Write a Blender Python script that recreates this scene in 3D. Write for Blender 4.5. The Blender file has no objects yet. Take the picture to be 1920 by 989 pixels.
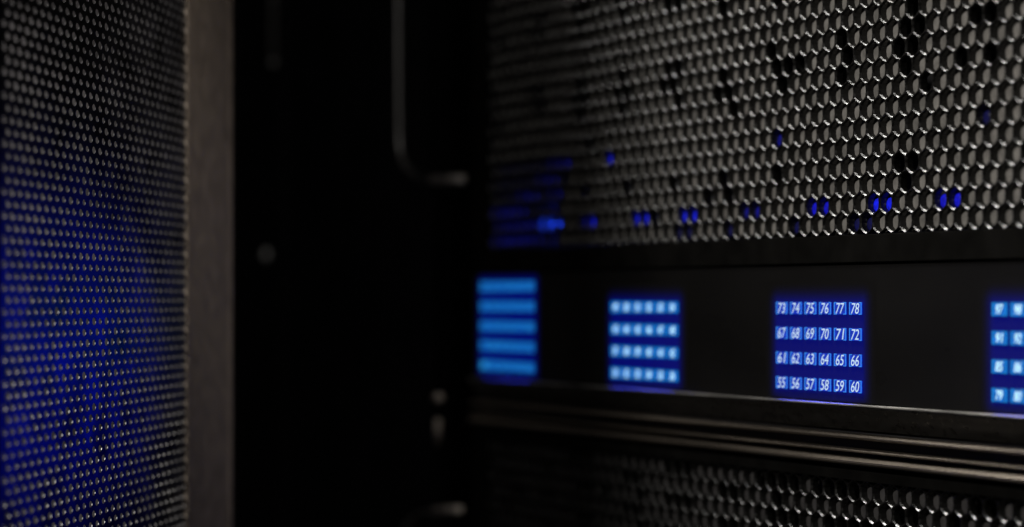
import bpy, bmesh, math, random
from mathutils import Vector, Matrix
random.seed(11)
S = bpy.context.scene
COL = S.collection

# ------------------------------------------------------------------ camera
FPX = 4280.0                      # focal length in pixels of a 1920 wide picture
TH = math.radians(26.6)           # angle between the view axis and the rack front
CT, ST = math.cos(TH), math.sin(TH)
CAM = Vector((0.486, -0.331, 0.0))
cd = bpy.data.cameras.new("camera"); cam = bpy.data.objects.new("camera", cd); COL.objects.link(cam)
cd.sensor_width = 36; cd.lens = FPX / 1920 * 36
cd.shift_y = 0.0352
cd.clip_start = 0.01; cd.clip_end = 50
cd.dof.use_dof = True; cd.dof.focus_distance = 0.563; cd.dof.aperture_fstop = 7.0
view = Vector((-CT, ST, 0)); right = Vector((ST, CT, 0))
cam.matrix_world = Matrix((( right.x, 0, -view.x, CAM.x), (right.y, 0, -view.y, CAM.y), (0, 1, 0, CAM.z), (0, 0, 0, 1)))
S.camera = cam

# ------------------------------------------------------------------ world, lamps, exposure
w = bpy.data.worlds.new("World"); S.world = w; w.use_nodes = True
w.node_tree.nodes["Background"].inputs[0].default_value = (0.75, 0.85, 1, 1)
w.node_tree.nodes["Background"].inputs[1].default_value = 0.0004
S.view_settings.view_transform = 'Standard'; S.view_settings.look = 'None'
S.view_settings.exposure = 0; S.view_settings.gamma = 1

def lamp(name, loc, target, size, power, col, sy=None, spread=None):
    l = bpy.data.lights.new(name, 'AREA'); l.energy = power; l.color = col[:3]
    l.size = size
    if sy: l.shape = 'RECTANGLE'; l.size_y = sy
    if spread: l.spread = math.radians(spread)
    o = bpy.data.objects.new(name, l); COL.objects.link(o)
    o.location = loc
    o.rotation_euler = (Vector(target) - Vector(loc)).to_track_quat('-Z', 'Y').to_euler()
    return o
# warm white key, then added lamps that brighten rims, rails, stile and wall
lamp("key_lamp", (0.275, -0.72, 0.42), (0.05, 0, 0.02), 0.10, 5.2, (1, 0.955, 0.89))
lamp("edge_fill", (-0.22, -0.16, 0.66), (0.14, 0, 0.0), 0.13, 0.50, (1, 0.97, 0.92), spread=32)
lamp("stile_fill", (0.10, -0.10, 0.34), (-0.155, -0.105, 0.0), 0.05, 0.024, (1, 0.90, 0.80), spread=30)
lamp("wall_fill", (-0.72, -0.30, 0.62), (-0.95, 0.0, 0.0), 0.2, 0.36, (1, 0.93, 0.92), spread=45)
# added blue lamp for the glow the indicator windows throw on the door
lamp("indicator_fill", (-0.01, -0.012, -0.014), (-0.075, -0.3, -0.020), 0.16, 0.075, (0.0, 0.01, 1), sy=0.025, spread=34)
# added blue strip lamps under the number blocks, tinting the lip of the panel
for bx, pw in ((-0.178, 0.6), (-0.0895, 1.0), (-0.0005, 1.0), (0.0885, 1.0)):
    lamp("number_spill_fill", (bx, -0.0010, -0.0243), (bx, -0.0016, -0.0300), 0.034, 0.0030 * pw, (0.01, 0.03, 1), sy=0.001)

# ------------------------------------------------------------------ materials
def mat(name, col, rough=0.5, metal=0.0, emit=None, es=0.0, noise=0.0, nscale=60, stretch=(1, 1, 1), bump=0.0, spec=0.5):
    m = bpy.data.materials.new(name); m.use_nodes = True
    nt = m.node_tree; b = nt.nodes["Principled BSDF"]
    b.inputs["Base Color"].default_value = (*col, 1)
    b.inputs["Roughness"].default_value = rough; b.inputs["Metallic"].default_value = metal
    b.inputs["Specular IOR Level"].default_value = spec
    if emit:
        b.inputs["Emission Color"].default_value = (*emit, 1); b.inputs["Emission Strength"].default_value = es
    if noise or bump:
        tc = nt.nodes.new("ShaderNodeTexCoord"); mp = nt.nodes.new("ShaderNodeMapping")
        mp.inputs["Scale"].default_value = stretch
        nz = nt.nodes.new("ShaderNodeTexNoise"); nz.inputs["Scale"].default_value = nscale; nz.inputs["Detail"].default_value = 5
        nt.links.new(tc.outputs["Object"], mp.inputs[0]); nt.links.new(mp.outputs[0], nz.inputs["Vector"])
        if noise:
            mr = nt.nodes.new("ShaderNodeMapRange"); mr.inputs[1].default_value = 0.3; mr.inputs[2].default_value = 0.7
            mr.inputs[3].default_value = 1 - noise; mr.inputs[4].default_value = 1 + noise
            vm = nt.nodes.new("ShaderNodeVectorMath"); vm.operation = 'SCALE'; vm.inputs[0].default_value = col
            nt.links.new(nz.outputs[0], mr.inputs[0]); nt.links.new(mr.outputs[0], vm.inputs["Scale"])
            nt.links.new(vm.outputs[0], b.inputs["Base Color"])
            mr2 = nt.nodes.new("ShaderNodeMapRange"); mr2.inputs[1].default_value = 0.3; mr2.inputs[2].default_value = 0.7
            mr2.inputs[3].default_value = max(0.05, rough - 0.12); mr2.inputs[4].default_value = min(1, rough + 0.12)
            nt.links.new(nz.outputs[0], mr2.inputs[0]); nt.links.new(mr2.outputs[0], b.inputs["Roughness"])
        if bump:
            bp = nt.nodes.new("ShaderNodeBump"); bp.inputs["Strength"].default_value = bump; bp.inputs["Distance"].default_value = 0.0002
            nt.links.new(nz.outputs[0], bp.inputs["Height"]); nt.links.new(bp.outputs[0], b.inputs["Normal"])
    return m

M = {}
M['bezel'] = mat("black_bezel_plastic", (0.004, 0.0038, 0.0036), 0.32, noise=0.25, nscale=900, bump=0.25)
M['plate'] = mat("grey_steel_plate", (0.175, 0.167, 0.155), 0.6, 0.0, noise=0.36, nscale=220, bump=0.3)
M['plate_shaded'] = mat('shaded_steel_plate', (0.036, 0.034, 0.034), 0.6, 0.0, noise=0.25, nscale=220, bump=0.3)  # shade under the rails put into the steel colour
M['unit'] = mat("black_steel_case", (0.008, 0.008, 0.009), 0.6, noise=0.2)
M['frame'] = mat("satin_black_frame", (0.0045, 0.0043, 0.004), 0.6, noise=0.3, nscale=120, bump=0.1, spec=0.0)
M['face'] = mat("smoked_acrylic_face", (0.0065, 0.0062, 0.0062), 0.33, noise=0.3, nscale=25, stretch=(0.5, 1, 1), bump=0.05, spec=0.03)
M['rail'] = mat("brushed_dark_steel", (0.17, 0.145, 0.118), 0.34, 0.85, noise=0.3, nscale=160, stretch=(0.08, 1, 1), bump=0.35)
M['lip'] = mat("worn_black_lip", (0.010, 0.0095, 0.009), 0.33, 0.0, noise=0.4, nscale=400, bump=0.05, spec=0.3)
M['lip_shine'] = mat('lip_highlight_metal', (0.15, 0.145, 0.135), 0.45, 0.2, noise=0.6, nscale=140, stretch=(0.3, 1, 1), bump=0.2)  # pale colour stands in for the highlight on the lip
M['door'] = mat("satin_black_door_sheet", (0.012, 0.012, 0.014), 0.36, noise=0.6, nscale=70, bump=0.35)
M['stile'] = mat("grey_powder_coat", (0.155, 0.130, 0.105), 0.7, noise=0.22, nscale=220, stretch=(1, 1, 0.8), bump=0.7)
M['stile_dark'] = mat('matt_black_stile', (0.008, 0.008, 0.009), 0.6, noise=0.3, nscale=60, spec=0.15)
M['cab'] = mat("black_cabinet_steel", (0.0008, 0.0008, 0.001), 0.7, noise=0.2, spec=0.015)
M['ring'] = mat("dark_nickel", (0.60, 0.56, 0.52), 0.5, 0.1, noise=0.25, nscale=300, bump=0.2)
M['screw'] = mat('dull_zinc', (0.10, 0.10, 0.10), 0.5, 0.2, noise=0.2, nscale=300)
M['ringdark'] = mat("dark_coated_wire", (0.02, 0.019, 0.019), 0.45, 0.1, noise=0.25, nscale=300)
M['wall'] = mat("room_wall_paint", (0.08, 0.076, 0.077), 0.85, noise=0.75, nscale=16, stretch=(1, 1, 2.5), bump=0.1)

def emis(name, col, s):
    return mat(name, (0.01, 0.01, 0.01), 0.4, emit=col, es=s)
M['digit'] = emis("digit_white_blue", (0.62, 0.82, 1.0), 0.95)
M['digit_far'] = emis("digit_blue", (0.04, 0.50, 1.0), 0.72)
M['digit_mid'] = emis('digit_white', (0.60, 0.92, 0.95), 1.5)
M['bracket'] = emis("bracket_light_blue", (0.04, 0.28, 1.0), 0.9)
M['bracket_far'] = emis("bracket_blue_far", (0.01, 0.42, 1.0), 0.60)

def emis_uneven(name, col, s, edge=0.6):
    """a lamp window lit from behind: brightest at its middle, unevenly diffused"""
    m = bpy.data.materials.new(name); m.use_nodes = True; nt = m.node_tree; b = nt.nodes["Principled BSDF"]
    b.inputs["Base Color"].default_value = (0.01, 0.01, 0.012, 1); b.inputs["Roughness"].default_value = 0.3
    tc = nt.nodes.new("ShaderNodeTexCoord"); nz = nt.nodes.new("ShaderNodeTexNoise"); nz.inputs["Scale"].default_value = 900
    nt.links.new(tc.outputs["Object"], nz.inputs["Vector"])
    mr = nt.nodes.new("ShaderNodeMapRange"); mr.inputs[1].default_value = 0.3; mr.inputs[2].default_value = 0.7
    mr.inputs[3].default_value = s * edge; mr.inputs[4].default_value = s * (2 - edge)
    nt.links.new(nz.outputs[0], mr.inputs[0]); nt.links.new(mr.outputs[0], b.inputs["Emission Strength"])
    b.inputs["Emission Color"].default_value = (*col, 1)
    return m
M['led_plate'] = emis_uneven("number_window_blue", (0.003, 0.06, 1.0), 0.46)
M['led_plate_far'] = emis_uneven("number_window_blue_far", (0.0, 0.15, 0.9), 0.42)
M['led_plate_mid'] = emis_uneven("number_window_cyan", (0.0, 0.26, 1.0), 0.55)
M['bracket_mid'] = emis("bracket_cyan", (0.0, 0.34, 1.0), 0.6)
M['blue_bright'] = emis_uneven("status_blue_bright", (0.01, 0.06, 1.0), 9.0)
M['blue_mid'] = emis_uneven("status_blue_mid", (0.003, 0.012, 1.0), 0.62)
M['blue_low'] = emis_uneven('status_blue_low', (0.005, 0.006, 1.0), 0.42)
M['blue_dim'] = emis_uneven("status_blue_dim", (0.004, 0.006, 1.0), 0.12)
M['blue_faint'] = emis_uneven("status_and_reflection_faint", (0.01, 0.015, 1.0), 0.035)

def halo_mat():
    """glowing sheet behind the numbers, added as their bloom; fades towards the edge"""
    m = bpy.data.materials.new("bloom_halo_blue"); m.use_nodes = True; nt = m.node_tree; b = nt.nodes["Principled BSDF"]
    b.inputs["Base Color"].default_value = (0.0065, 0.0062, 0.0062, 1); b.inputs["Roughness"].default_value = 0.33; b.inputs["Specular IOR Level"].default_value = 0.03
    at = nt.nodes.new("ShaderNodeAttribute"); at.attribute_name = "halo_fade"
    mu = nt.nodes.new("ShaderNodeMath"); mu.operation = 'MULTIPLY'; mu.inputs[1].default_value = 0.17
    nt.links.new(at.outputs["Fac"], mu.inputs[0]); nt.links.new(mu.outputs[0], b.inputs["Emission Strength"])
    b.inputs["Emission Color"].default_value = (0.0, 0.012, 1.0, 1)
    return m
M['halo'] = halo_mat()

# ------------------------------------------------------------------ helpers
def thing(name, label, cat, loc=(0, 0, 0), group=None):
    o = bpy.data.objects.new(name, None); COL.objects.link(o); o.location = loc; o.empty_display_size = 0.02
    o['label'] = label; o['category'] = cat
    if group: o['group'] = group
    return o
def obj(name, bm, m, parent=None, smooth=False, bev=0.0):
    me = bpy.data.meshes.new(name); bmesh.ops.recalc_face_normals(bm, faces=bm.faces[:]); bm.to_mesh(me); bm.free()
    me.materials.append(m)
    if smooth:
        for p in me.polygons: p.use_smooth = True
    o = bpy.data.objects.new(name, me); COL.objects.link(o)
    if parent:
        o.parent = parent
        # geometry is written in world metres: move it into the parent's frame
        off = Vector((0, 0, 0)); q = parent
        while q: off += q.location; q = q.parent
        if off.length > 0: me.transform(Matrix.Translation(-off))
    if bev:
        b = o.modifiers.new("bevel", 'BEVEL'); b.width = bev; b.segments = 3; b.limit_method = 'ANGLE'
    return o
def box(bm, x0, x1, y0, y1, z0, z1):
    v = [bm.verts.new(p) for p in ((x0, y0, z0), (x1, y0, z0), (x1, y1, z0), (x0, y1, z0), (x0, y0, z1), (x1, y0, z1), (x1, y1, z1), (x0, y1, z1))]
    for f in ((0, 1, 2, 3), (4, 5, 6, 7), (0, 1, 5, 4), (1, 2, 6, 5), (2, 3, 7, 6), (3, 0, 4, 7)):
        bm.faces.new([v[i] for i in f])
def prism(bm, prof, x0, x1):
    """profile of (y, z) points drawn out along x"""
    a = [bm.verts.new((x0, y, z)) for y, z in prof]; b = [bm.verts.new((x1, y, z)) for y, z in prof]
    n = len(prof)
    for i in range(n): bm.faces.new((a[i], a[(i + 1) % n], b[(i + 1) % n], b[i]))
    bm.faces.new(a); bm.faces.new(b[::-1])
def tube(bm, pts, r, n=14):
    rings = []
    for i, p in enumerate(pts):
        p = Vector(p)
        t = (Vector(pts[min(i + 1, len(pts) - 1)]) - Vector(pts[max(i - 1, 0)])).normalized()
        u = t.cross(Vector((0, 1, 0)));
        if u.length < 1e-3: u = t.cross(Vector((1, 0, 0)))
        u.normalize(); v = t.cross(u)
        rings.append([bm.verts.new(p + r * (math.cos(a) * u + math.sin(a) * v)) for a in [2 * math.pi * k / n for k in range(n)]])
    for a, b in zip(rings, rings[1:]):
        for k in range(n): bm.faces.new((a[k], a[(k + 1) % n], b[(k + 1) % n], b[k]))
    bm.faces.new(rings[0][::-1]); bm.faces.new(rings[-1])
def lens(bm, c, rx, ry, rz, seg=14, rng=8):
    bmesh.ops.create_uvsphere(bm, u_segments=seg, v_segments=rng, radius=1, matrix=Matrix.Translation(c) @ Matrix.Diagonal((rx, ry, rz, 1)))

P = 0.0065                        # pitch of the number rows
X0, X1 = -0.205, 0.235            # ends of the rack mounted units
def kz(k): return -k * P

# ------------------------------------------------------------------ honeycomb
CW = 0.00537; RH = CW * math.sqrt(3) / 2; DEP = 0.0020
def hexpts(cx, cz, r, rnd):
    """12 points round a pointy-top cell: corners and edge middles; rnd pulls the corners in"""
    out = []
    for i in range(12):
        a = math.radians(90 + 30 * i)
        rr = r * (1 - rnd) if i % 2 == 0 else r * math.cos(math.pi / 6)
        out.append((cx + rr * math.cos(a), cz + rr * math.sin(a)))
    return out
def rounded_hex(cx, cz, r, rad):
    out = []
    for i in range(6):
        a = math.radians(90 + 60 * i)
        vx, vz = cx + r * math.cos(a), cz + r * math.sin(a)
        for s in (-1, 1):
            b = math.radians(90 + 60 * (i + s)); nx, nz = cx + r * math.cos(b), cz + r * math.sin(b)
            L = r; out.append((vx + (nx - vx) * rad / L, vz + (nz - vz) * rad / L))
    return out
def cells(xa, xb, z_top, z_bot):
    rows = []
    j = 0
    z = z_bot + CW * 0.62
    while z < z_top:
        off = (j % 2) * CW / 2
        n = int((xb - xa - CW) / CW)
        for i in range(n): rows.append((i, j, xa + CW * 0.75 + i * CW + off, z))
        z += RH; j += 1
    return rows
def grille(name, cs, y, parent):
    bm = bmesh.new(); Ro = CW / math.sqrt(3)
    for i, j, cx, cz in cs:
        out = [];
        for q in range(6):
            a = math.radians(90 + 60 * q); b = math.radians(90 + 60 * (q + 1))
            p0 = (cx + Ro * math.cos(a), cz + Ro * math.sin(a)); p1 = (cx + Ro * math.cos(b), cz + Ro * math.sin(b))
            out += [p0, (p0[0] + (p1[0] - p0[0]) * .5, p0[1] + (p1[1] - p0[1]) * .5)]
        # inner ring ordered the same way: near corner, then mid edge
        def ring(r, soft):
            res = []
            for q in range(12):
                a = math.radians(90 + 30 * q)
                rr = r * (1 - soft) if q % 2 == 0 else r * math.cos(math.pi / 6)
                res.append((cx + rr * math.cos(a), cz + rr * math.sin(a)))
            return res
        loops = [[(x, y, z) for x, z in out],
                 [(x, y, z) for x, z in ring(Ro * 0.975, 0.08)],
                 [(x, y + 0.00040, z) for x, z in ring(Ro * 0.875, 0.09)],
                 [(x, y + DEP, z) for x, z in ring(Ro * 0.87, 0.09)]]
        vs = [[bm.verts.new(p) for p in l] for l in loops]
        for a, b in zip(vs, vs[1:]):
            for q in range(12): bm.faces.new((a[q], a[(q + 1) % 12], b[(q + 1) % 12], b[q]))
    bmesh.ops.remove_doubles(bm, verts=bm.verts[:], dist=0.00002)
    return obj(name, bm, M['bezel'], parent)
def backing(name, cs, y, parent, skip, m='plate'):
    bm = bmesh.new(); Ro = CW / math.sqrt(3)
    for i, j, cx, cz in cs:
        if skip(i, j, cx, cz): continue
        vs = [bm.verts.new((cx + Ro * math.cos(math.radians(90 + 60 * q)), y, cz + Ro * math.sin(math.radians(90 + 60 * q)))) for q in range(6)]
        bm.faces.new(vs)
    bmesh.ops.remove_doubles(bm, verts=bm.verts[:], dist=0.00002)
    o = obj(name, bm, M[m], parent)
    so = o.modifiers.new("thickness", 'SOLIDIFY'); so.thickness = 0.0005; so.offset = 0
    return o

# ================================================================== upper unit with the honeycomb bezel
up = thing("drive_enclosure", "drive unit behind a large black honeycomb bezel, above the blue lit number panel", "storage unit", (0, 0, kz(-1.4)))
ZB, ZT = kz(-2.42), kz(-2.42) + 0.118
bm = bmesh.new(); box(bm, X0, X1, 0.012, 0.45, kz(-1.42), ZT + 0.012); obj("case", bm, M['unit'], up)
cs = cells(X0 + 0.012, X1 - 0.012, ZT - 0.002, ZB)
def zone(cx, cz):
    """gaps between the drive carriers behind the bezel, one set every 28 mm"""
    u = ((cx - 0.0655 + 0.014) % 0.028) - 0.014
    return u
CL = [(9.35, 0.95, 0.0046), (5.15, 0.42, 0.0040), (13.6, 0.9, 0.0046)]
rnd = random.Random(4)
dropped = {}
def skip_up(i, j, cx, cz):
    u = zone(cx, cz); k = cz / P
    s = any(abs(k - kk) < hh and abs(u) < ww for kk, hh, ww in CL)
    if s and rnd.random() < 0.28: s = False
    if not s and rnd.random() < 0.03: s = True
    if (i, j) in lit: s = True
    return s
# which cells glow blue: lamps, and faint reflections painted along the bottom row
def cell_near(x, z): return min(cs, key=lambda c: (c[2] - x) ** 2 + (c[3] - z) ** 2)
def on_front(px, py, Y=0.0):
    q = (px - 960) / FPX; t = (Y - CAM.y) / (ST + q * CT)
    return CAM.x + t * (-CT + q * ST), (562 - py) / FPX * t
lit = {}
for px, py, lev, two in ((1213, 410, 'mid', 1), (1308, 407, 'mid', 1), (1409, 402, 'dim', 1), (1536, 393, 'low', 1), (1660, 386, 'mid', 1), (1789, 379, 'low', 1),
                         (1157, 290, 'mid', 0), (1466, 254, 'dim', 0), (1864, 214, 'faint', 0), (1074, 303, 'dim', 0), (1120, 415, 'mid', 0),
                         (1107, 417, 'dim', 0), (1284, 432, 'faint', 1), (1510, 424, 'faint', 0), (1635, 420, 'faint', 1), (1366, 430, 'faint', 0)):
    x, z = on_front(px, py, DEP); c = cell_near(x - (CW / 2 if two else 0), z); lit[(c[0], c[1])] = (c, lev)
    if two:
        c = [q for q in cs if q[0] == c[0] + 1 and q[1] == c[1]][0]; lit[(c[0], c[1])] = (c, lev)
# the bank of blue lamps shining through the far left end of the bezel
for c in cs:
    if c[2] < -0.143 and kz(-7.1) > c[3]:
        if (c[0], c[1]) in lit: continue
        k = c[3] / P; r = random.Random(c[1] * 31 + (c[0] + c[1]) // 2 * 7 + 3).random()
        lev = None
        if k < 3.2: lev = 'mid' if r < .62 else 'faint'
        elif k < 4.0: lev = 'bright' if -0.158 < c[2] < -0.1465 else ('low' if r < .4 else 'mid')
        elif k < 5.2: lev = 'mid' if r < .3 else ('low' if r < .55 else 'faint')
        else: lev = 'low' if r < .22 else 'faint'
        lit[(c[0], c[1])] = (c, lev)
grille("honeycomb_bezel", cs, 0.0, up)
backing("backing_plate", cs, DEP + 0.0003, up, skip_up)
for (c, lev) in lit.values():
    bm = bmesh.new()
    if c[2] < -0.143: lens(bm, (c[2], DEP + 0.0006, c[3]), CW * .42, 0.0004, CW * .44, 12, 6)
    else: lens(bm, (c[2] - 0.0011, DEP + 0.0004, c[3] - 0.0004), 0.0016, 0.0006, 0.0017, 12, 6)
    obj("status_and_reflection", bm, M['blue_' + lev], up, smooth=True)
# frame round the bezel
bm = bmesh.new()
box(bm, X0, X1, -0.0001, 0.0118, kz(-1.42), ZB + 0.0004)
obj("bottom_frame", bm, M['frame'], up, bev=0.0002)
bm = bmesh.new(); box(bm, X0, X1, -0.0001, 0.0118, ZT - 0.001, ZT + 0.012); obj("top_frame", bm, M['frame'], up, bev=0.0002)
bm = bmesh.new(); box(bm, X0, X0 + 0.0135, -0.00005, 0.0117, ZB + 0.0006, ZT - 0.0012); obj("side_frame", bm, M['frame'], up, bev=0.0002)
bm = bmesh.new(); box(bm, X1 - 0.0135, X1, -0.00005, 0.0117, ZB + 0.0006, ZT - 0.0012); obj("side_frame", bm, M['frame'], up, bev=0.0002)

# ================================================================== number panel
pn = thing("indicator_panel", "long black display panel with blocks of blue lit numbers in square brackets", "display panel", (0, 0, kz(4.05)))
ZF1, ZF0 = kz(-1.33), kz(4.0)
bm = bmesh.new(); box(bm, X0, X1, 0.0003, 0.40, ZF0, ZF1); obj("face_plate", bm, M['face'], pn, bev=0.0004)
bm = bmesh.new()
prism(bm, [(0.012, kz(4.02)), (-0.0012, kz(4.02)), (-0.0017, kz(4.06)), (-0.0017, kz(4.14)), (-0.0004, kz(4.35)), (0.0030, kz(5.05)), (0.012, kz(5.05))], X0, X1)
obj("bottom_lip", bm, M['lip'], pn, bev=0.00045)

bm = bmesh.new(); box(bm, X0 + 0.0005, X1 - 0.0005, -0.0021, 0.0002, kz(4.075), kz(4.005)); obj("lip_highlight", bm, M['lip_shine'], pn, bev=0.00015)  # pale strip added as the bright highlight along the lip's top edge

def text_bm(txt, h, wid, shear):
    """digits from the built-in font as a thin raised mesh, centred on the origin, lying in XZ"""
    cu = bpy.data.curves.new("t", 'FONT'); cu.body = txt; cu.size = 1; cu.align_x = 'CENTER'; cu.align_y = 'CENTER';
    cu.extrude = 0.0; cu.resolution_u = 4; cu.space_character = 0.98
    to = bpy.data.objects.new("t", cu)
    dg = bpy.context.evaluated_depsgraph_get()
    me = bpy.data.meshes.new_from_object(to, depsgraph=dg) if False else to.to_mesh()
    vs = [v.co.copy() for v in me.vertices]; fs = [tuple(p.vertices) for p in me.polygons]
    to.to_mesh_clear(); bpy.data.objects.remove(to); bpy.data.curves.remove(cu)
    xs = [v.x for v in vs]; ys = [v.y for v in vs]
    cx, cy = (min(xs) + max(xs)) / 2, (min(ys) + max(ys)) / 2; sx = wid / (max(xs) - min(xs)); sy = h / (max(ys) - min(ys))
    return [((v.x - cx) * sx + (v.y - cy) * sy * shear, 0, (v.y - cy) * sy) for v in vs], fs

LW, LH = 0.0052, 0.0031           # one number window
PX = P * 1.0
blocks = [(-1.0, 6, 5, 1, '_far'), (0.0, 6, 4, 31, '_mid'), (1.0, 6, 4, 55, ''), (2.0, 6, 4, 79, '_mid')]
BX = 0.0892                       # block to block
XB = on_front(1466, 577)[0]       # first column of the third block
CP = (on_front(1604, 577)[0] - XB) / 5
for bi, nc, nr, first, kind in blocks:
    xa = XB + (bi - 1) * BX
    # sheet behind the whole block: bloom painted as emission, fading at the edges
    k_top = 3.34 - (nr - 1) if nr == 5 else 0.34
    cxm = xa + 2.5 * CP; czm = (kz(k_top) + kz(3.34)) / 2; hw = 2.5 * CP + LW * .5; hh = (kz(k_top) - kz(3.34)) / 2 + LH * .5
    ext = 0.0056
    bm = bmesh.new(); lay = bm.verts.layers.float.new("halo_fade"); nx, nz = 36, 30
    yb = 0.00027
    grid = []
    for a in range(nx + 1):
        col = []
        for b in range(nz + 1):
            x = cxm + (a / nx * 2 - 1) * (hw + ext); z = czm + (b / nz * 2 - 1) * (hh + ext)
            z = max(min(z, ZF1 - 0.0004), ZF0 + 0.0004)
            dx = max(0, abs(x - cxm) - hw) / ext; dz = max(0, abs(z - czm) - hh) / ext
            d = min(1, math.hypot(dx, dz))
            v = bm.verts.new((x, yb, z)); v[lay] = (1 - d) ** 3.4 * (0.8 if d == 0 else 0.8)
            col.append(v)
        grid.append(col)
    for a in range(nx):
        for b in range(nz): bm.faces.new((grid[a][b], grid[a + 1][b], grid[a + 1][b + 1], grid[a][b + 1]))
    g = obj("bloom_halo", bm, M['halo'], pn)
    for r in range(nr):
        for c in range(nc):
            n = first + r * 6 + c
            cx = xa + c * CP; cz = kz(3.34 - r)
            if cx > X1 - 0.004: continue
            bm = bmesh.new(); box(bm, cx - LW / 2, cx + LW / 2, -0.00002, 0.00030, cz - LH / 2, cz + LH / 2)
            nl = obj("number_light", bm, M['led_plate' + kind], pn, bev=0.0001)
            bm = bmesh.new(); vs, fs = text_bm(str(n), LH * (0.70 if kind else 0.86), CP * (0.36 if kind else 0.50), 0.20)
            vv = [bm.verts.new((x + cx, -0.00010, z + cz)) for x, y, z in vs]
            for f in fs:
                try: bm.faces.new([vv[q] for q in f])
                except ValueError: pass
            obj("digits", bm, M['digit' + kind], nl)
            bm = bmesh.new(); t = 0.00028; th = 0.00022; g = 0.0011
            for s in (-1, 1):
                e = cx + s * LW / 2
                box(bm, min(e, e - s * t), max(e, e - s * t), -0.00010, -0.00002, cz - LH / 2, cz + LH / 2)
                for zz in (-1, 1):
                    e2 = cz + zz * LH / 2
                    box(bm, min(e - s * t, e - s * g), max(e - s * t, e - s * g), -0.00010, -0.00002, min(e2, e2 - zz * th), max(e2, e2 - zz * th))
            obj("bracket", bm, M['bracket' + kind], nl)

# ================================================================== trim rails under the panel
tr = thing("trim_rail_set", "three stacked brushed dark metal rails running under the number panel", "metal rails", (0, 0, kz(6.4)))
def rail(kc, h, yf, rad):
    bm = bmesh.new(); z = kz(kc); a = h / 2
    prof = [(0.012, z - a), (yf + rad, z - a)]
    for q in range(1, 7):
        t = math.pi * q / 7; prof.append((yf + rad - rad * math.sin(t), z - a * math.cos(t)))
    prof += [(yf + rad, z + a), (0.012, z + a)]
    prism(bm, prof, X0 + 0.001, X1 - 0.001)
    return obj("rail", bm, M['rail'], tr)
rail(5.27, 0.0013, -0.0013, 0.0012)
rail(5.80, 0.0008, -0.0010, 0.0007)
rail(6.20, 0.0020, -0.0020, 0.0018)
bm = bmesh.new(); box(bm, X0 + 0.001, X1 - 0.001, 0.0040, 0.30, kz(6.48), kz(5.10)); obj("rail_body", bm, M['unit'], tr)

# ================================================================== lower unit
lo = thing("lower_drive_enclosure", "dim drive unit behind a black honeycomb grille at the bottom, below the metal rails", "storage unit", (0, 0, kz(18)))
ZT2 = kz(7.02); ZB2 = kz(18)
bm = bmesh.new(); box(bm, X0, X1, 0.012, 0.45, ZB2 - 0.004, kz(6.55)); obj("case", bm, M['unit'], lo)
nrow = int((ZT2 - ZB2) / RH); zb = kz(7.7) + CW * 0.42 - CW * 0.62 - RH * (nrow - 1)
cs2 = [c for c in cells(X0 + 0.012, X1 - 0.012, ZT2 + 0.0005, zb)]
rn2 = random.Random(8)
def skip_lo(i, j, cx, cz):
    u = ((cx - 0.010 + 0.0135) % 0.027) - 0.0135
    return (abs(u) < 0.0058 and (j + int(cx / 0.027)) % 2 == 0) or rn2.random() < 0.06
grille("honeycomb_bezel", cs2, 0.0, lo)
backing("backing_plate", cs2, DEP + 0.0003, lo, skip_lo, 'plate_shaded')
ztop2 = max(c[3] for c in cs2) + CW * 0.5
bm = bmesh.new(); box(bm, X0, X1, -0.0001, 0.0118, ztop2, kz(6.55)); obj("top_frame", bm, M['frame'], lo, bev=0.0002)
bm = bmesh.new(); box(bm, X0, X0 + 0.0135, -0.00005, 0.0117, ZB2, ztop2 - 0.0002); obj("side_frame", bm, M['frame'], lo, bev=0.0002)
bm = bmesh.new(); box(bm, X1 - 0.0135, X1, -0.00005, 0.0117, ZB2, ztop2 - 0.0002); obj("side_frame", bm, M['frame'], lo, bev=0.0002)

# ================================================================== perforated door
F = Vector((-0.171, -0.098, 0)); E = Vector((0.831, -0.556, 0)).normalized(); N = Vector((-E.y, E.x, 0))   # N: inner side
dr = thing("rack_door", "open black perforated metal door with grey edge stile, blurred at the left, tinted blue", "rack door", (F.x, F.y, -0.15))
def dp(u, n, z): return F + E * u + N * n + Vector((0, 0, z))
def dbox(bm, u0, u1, n0, n1, z0, z1):
    v = [bm.verts.new(dp(*p)) for p in ((u0, n0, z0), (u1, n0, z0), (u1, n1, z0), (u0, n1, z0), (u0, n0, z1), (u1, n0, z1), (u1, n1, z1), (u0, n1, z1))]
    for f in ((0, 1, 2, 3), (4, 5, 6, 7), (0, 1, 5, 4), (1, 2, 6, 5), (2, 3, 7, 6), (3, 0, 4, 7)):
        bm.faces.new([v[i] for i in f])
DW, DH = 0.0051, 0.00262          # column pitch, row pitch of the staggered holes
HU, HV = 0.00140, 0.00092         # half sizes of a hole
THK = 0.00018
u_a, u_b = 0.047, 0.204
bm = bmesh.new()
nz = 132; z0 = -0.118
ncol = int((u_b - u_a) / DW); rh = random.Random(21)
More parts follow.
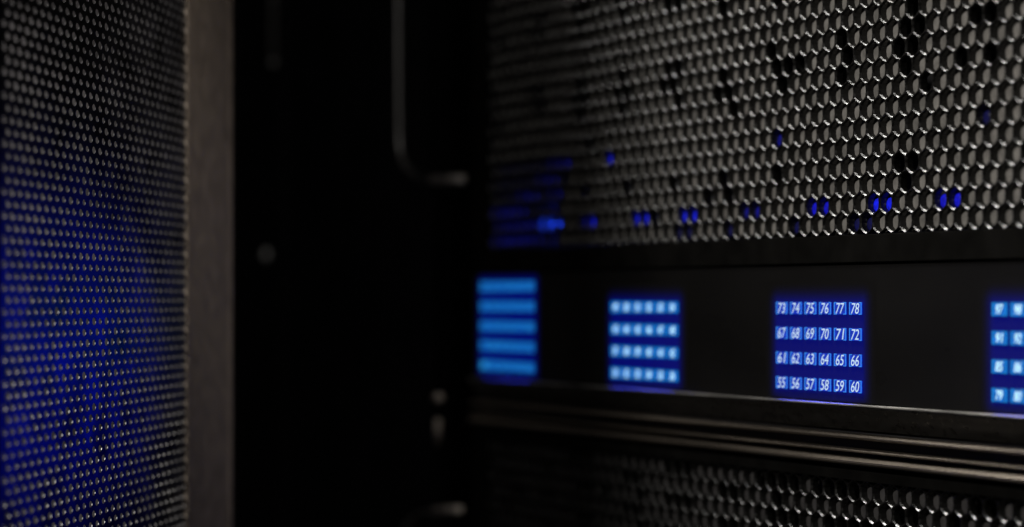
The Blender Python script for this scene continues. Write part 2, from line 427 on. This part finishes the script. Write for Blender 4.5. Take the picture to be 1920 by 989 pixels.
for r in range(nz):
    for c in range(ncol):
        cu = u_a + DW * (c + 0.5) + (DW / 2 if r % 2 else 0); cz = z0 + r * DH
        # diamond shaped tile of the staggered lattice with an oval hole in it
        tile = [(DW / 2, 0), (0, DH), (-DW / 2, 0), (0, -DH)]
        outer = []
        for q in range(4):
            a, b = tile[q], tile[(q + 1) % 4]
            for s in (0, 1 / 3, 2 / 3): outer.append((a[0] + (b[0] - a[0]) * s, a[1] + (b[1] - a[1]) * s))
        lo_ = []; hs = 1 + rh.uniform(-0.16, 0.10); hu, hv = HU * hs, HV * hs; jx = rh.uniform(-0.0001, 0.0001)
        for n_ in (0.0, THK):
            lo_.append([bm.verts.new(dp(cu + x, n_, cz + z)) for x, z in outer])
            lo_.append([bm.verts.new(dp(cu + jx + hu * math.cos(2 * math.pi * q / 12), n_, cz + hv * math.sin(2 * math.pi * q / 12))) for q in range(12)])
        o0, h0, o1, h1 = lo_
        for q in range(12):
            p = (q + 1) % 12
            bm.faces.new((o0[q], o0[p], h0[p], h0[q])); bm.faces.new((o1[q], o1[p], h1[p], h1[q])); bm.faces.new((h0[q], h0[p], h1[p], h1[q]))
bmesh.ops.remove_doubles(bm, verts=bm.verts[:], dist=0.00002)
obj("perforated_sheet", bm, M['door'], dr)
ztd, zbd = z0 + nz * DH, z0 - DH
bm = bmesh.new(); dbox(bm, 0.002, u_a + DW * 0.5, -0.0006, 0.0010, zbd, ztd); dbox(bm, 0.0, 0.004, -0.012, 0.0014, zbd, ztd)
obj("edge_stile", bm, M['stile'], dr, bev=0.0005)
bm = bmesh.new(); dbox(bm, u_a + DW * ncol, 0.222, -0.0006, 0.0010, zbd, ztd)
obj("free_edge_stile", bm, M['stile_dark'], dr, bev=0.0005)

# ================================================================== cabinet
cab = thing("rack_cabinet", "black rack cabinet holding the stacked units, its dark side channel open beside the door", "rack cabinet", (-0.2, 0.1, -0.3))
bm = bmesh.new(); box(bm, -0.452, -0.440, 0.0, 0.6, -0.3, 0.35); obj("side_panel", bm, M['cab'], cab, bev=0.001)
bm = bmesh.new(); box(bm, -0.4398, X0 - 0.003, 0.020, 0.026, -0.3, 0.35); obj("channel_back", bm, M['cab'], cab)
bm = bmesh.new(); box(bm, -0.4395, 0.26, 0.60, 0.61, -0.3, 0.35); obj("back_panel", bm, M['cab'], cab)
bm = bmesh.new(); box(bm, -0.386, -0.380, 0.0, 0.0196, -0.3, 0.35); obj("mounting_post", bm, M['cab'], cab, bev=0.001)
def on_plane(px, py, Y):
    x, z = on_front(px, py, Y); return Vector((x, Y, z))
# wire cable rings
def ring(pxs, label, r=0.00115):
    t = thing("cable_ring", label, "cable ring", on_plane(pxs[0][0], pxs[0][1], 0.0), "wire cable rings in the side channel")
    bm = bmesh.new(); pts = []
    raw = [on_plane(a, b, 0.0) for a, b in pxs]
    # smooth the polyline
    for i in range(len(raw) - 1):
        p0 = raw[max(i - 1, 0)]; p1 = raw[i]; p2 = raw[i + 1]; p3 = raw[min(i + 2, len(raw) - 1)]
        for s in range(6):
            q = s / 6
            pts.append(0.5 * ((2 * p1) + (p2 - p0) * q + (2 * p0 - 5 * p1 + 4 * p2 - p3) * q * q + (3 * p1 - p0 - 3 * p2 + p3) * q ** 3))
    pts.append(raw[-1])
    tube(bm, pts, r); obj("wire", bm, M['ringdark'], t, smooth=True)
    e = raw[0]; bm = bmesh.new(); tube(bm, [e + Vector((0.0006, 0, 0)), e + Vector((0, 0, 0)), raw[1]], r * 1.45); obj("end_sleeve", bm, M['ring'], t, smooth=True)
    bm = bmesh.new(); tube(bm, [e + Vector((0.0002, 0.001, 0)), e + Vector((0.0002, 0.0199, 0))], r * 0.7); obj("stud", bm, M['cab'], t, smooth=True)
ring([(868, 337), (812, 337), (790, 332), (768, 318), (754, 295), (750, 262), (749, 200), (748, 80), (748, -60)], "curved wire ring hanging from the top, its end just left of the honeycomb")
ring([(862, 957), (815, 960), (792, 964), (775, 975), (763, 992), (757, 1020), (756, 1100), (756, 1250)], "curved wire ring rising from below, at the bottom left of the lower grille")
# latch pin
t = thing("latch_pin", "small round latch knob above a short bar, left of the blue numbers", "latch", on_plane(822, 790, 0.01))
bm = bmesh.new(); c = on_plane(822, 747, -0.001); lens(bm, c, 0.0021, 0.0021, 0.0020); obj("knob", bm, M['ring'], t, smooth=True)
bm = bmesh.new(); a = on_plane(821, 784, 0.0); b = on_plane(821, 836, 0.0); tube(bm, [a, b], 0.0011); obj("bar", bm, M['ring'], t, smooth=True)
bm = bmesh.new(); a = on_plane(822, 400, 0.004); b = on_plane(822, 842, 0.004); tube(bm, [a, b], 0.0006); obj("rod", bm, M['cab'], t, smooth=True)
# mounting screw and hanging bar at the far side
t = thing("mounting_screw", "dull round screw head alone in the dark, right of the perforated door", "screw", on_plane(500, 478, 0.0))
bm = bmesh.new(); lens(bm, on_plane(500, 478, -0.002), 0.0024, 0.0014, 0.0024); obj("head", bm, M['screw'], t, smooth=True)
bm = bmesh.new(); c = on_plane(500, 478, -0.002); tube(bm, [c, c + Vector((0, 0.024, 0))], 0.0012); obj("shank", bm, M['cab'], t)
t = thing("hanging_bar", "faint dark vertical rod ending near the top, between the door and the curved ring", "rod", on_plane(514, 130, 0.0))
bm = bmesh.new(); tube(bm, [on_plane(514, 118, 0.0), on_plane(513, -300, 0.0)], 0.0013); obj("rod", bm, M['ringdark'], t, smooth=True)
bm = bmesh.new(); lens(bm, on_plane(514, 118, 0.0), 0.0018, 0.0018, 0.002); obj("tip", bm, M['ringdark'], t, smooth=True)

# ================================================================== room wall seen through the door
bm = bmesh.new(); box(bm, -1.0, -0.95, -1.2, 0.9, -0.6, 0.9)
o = obj("wall", bm, M['wall']); o['kind'] = 'structure'
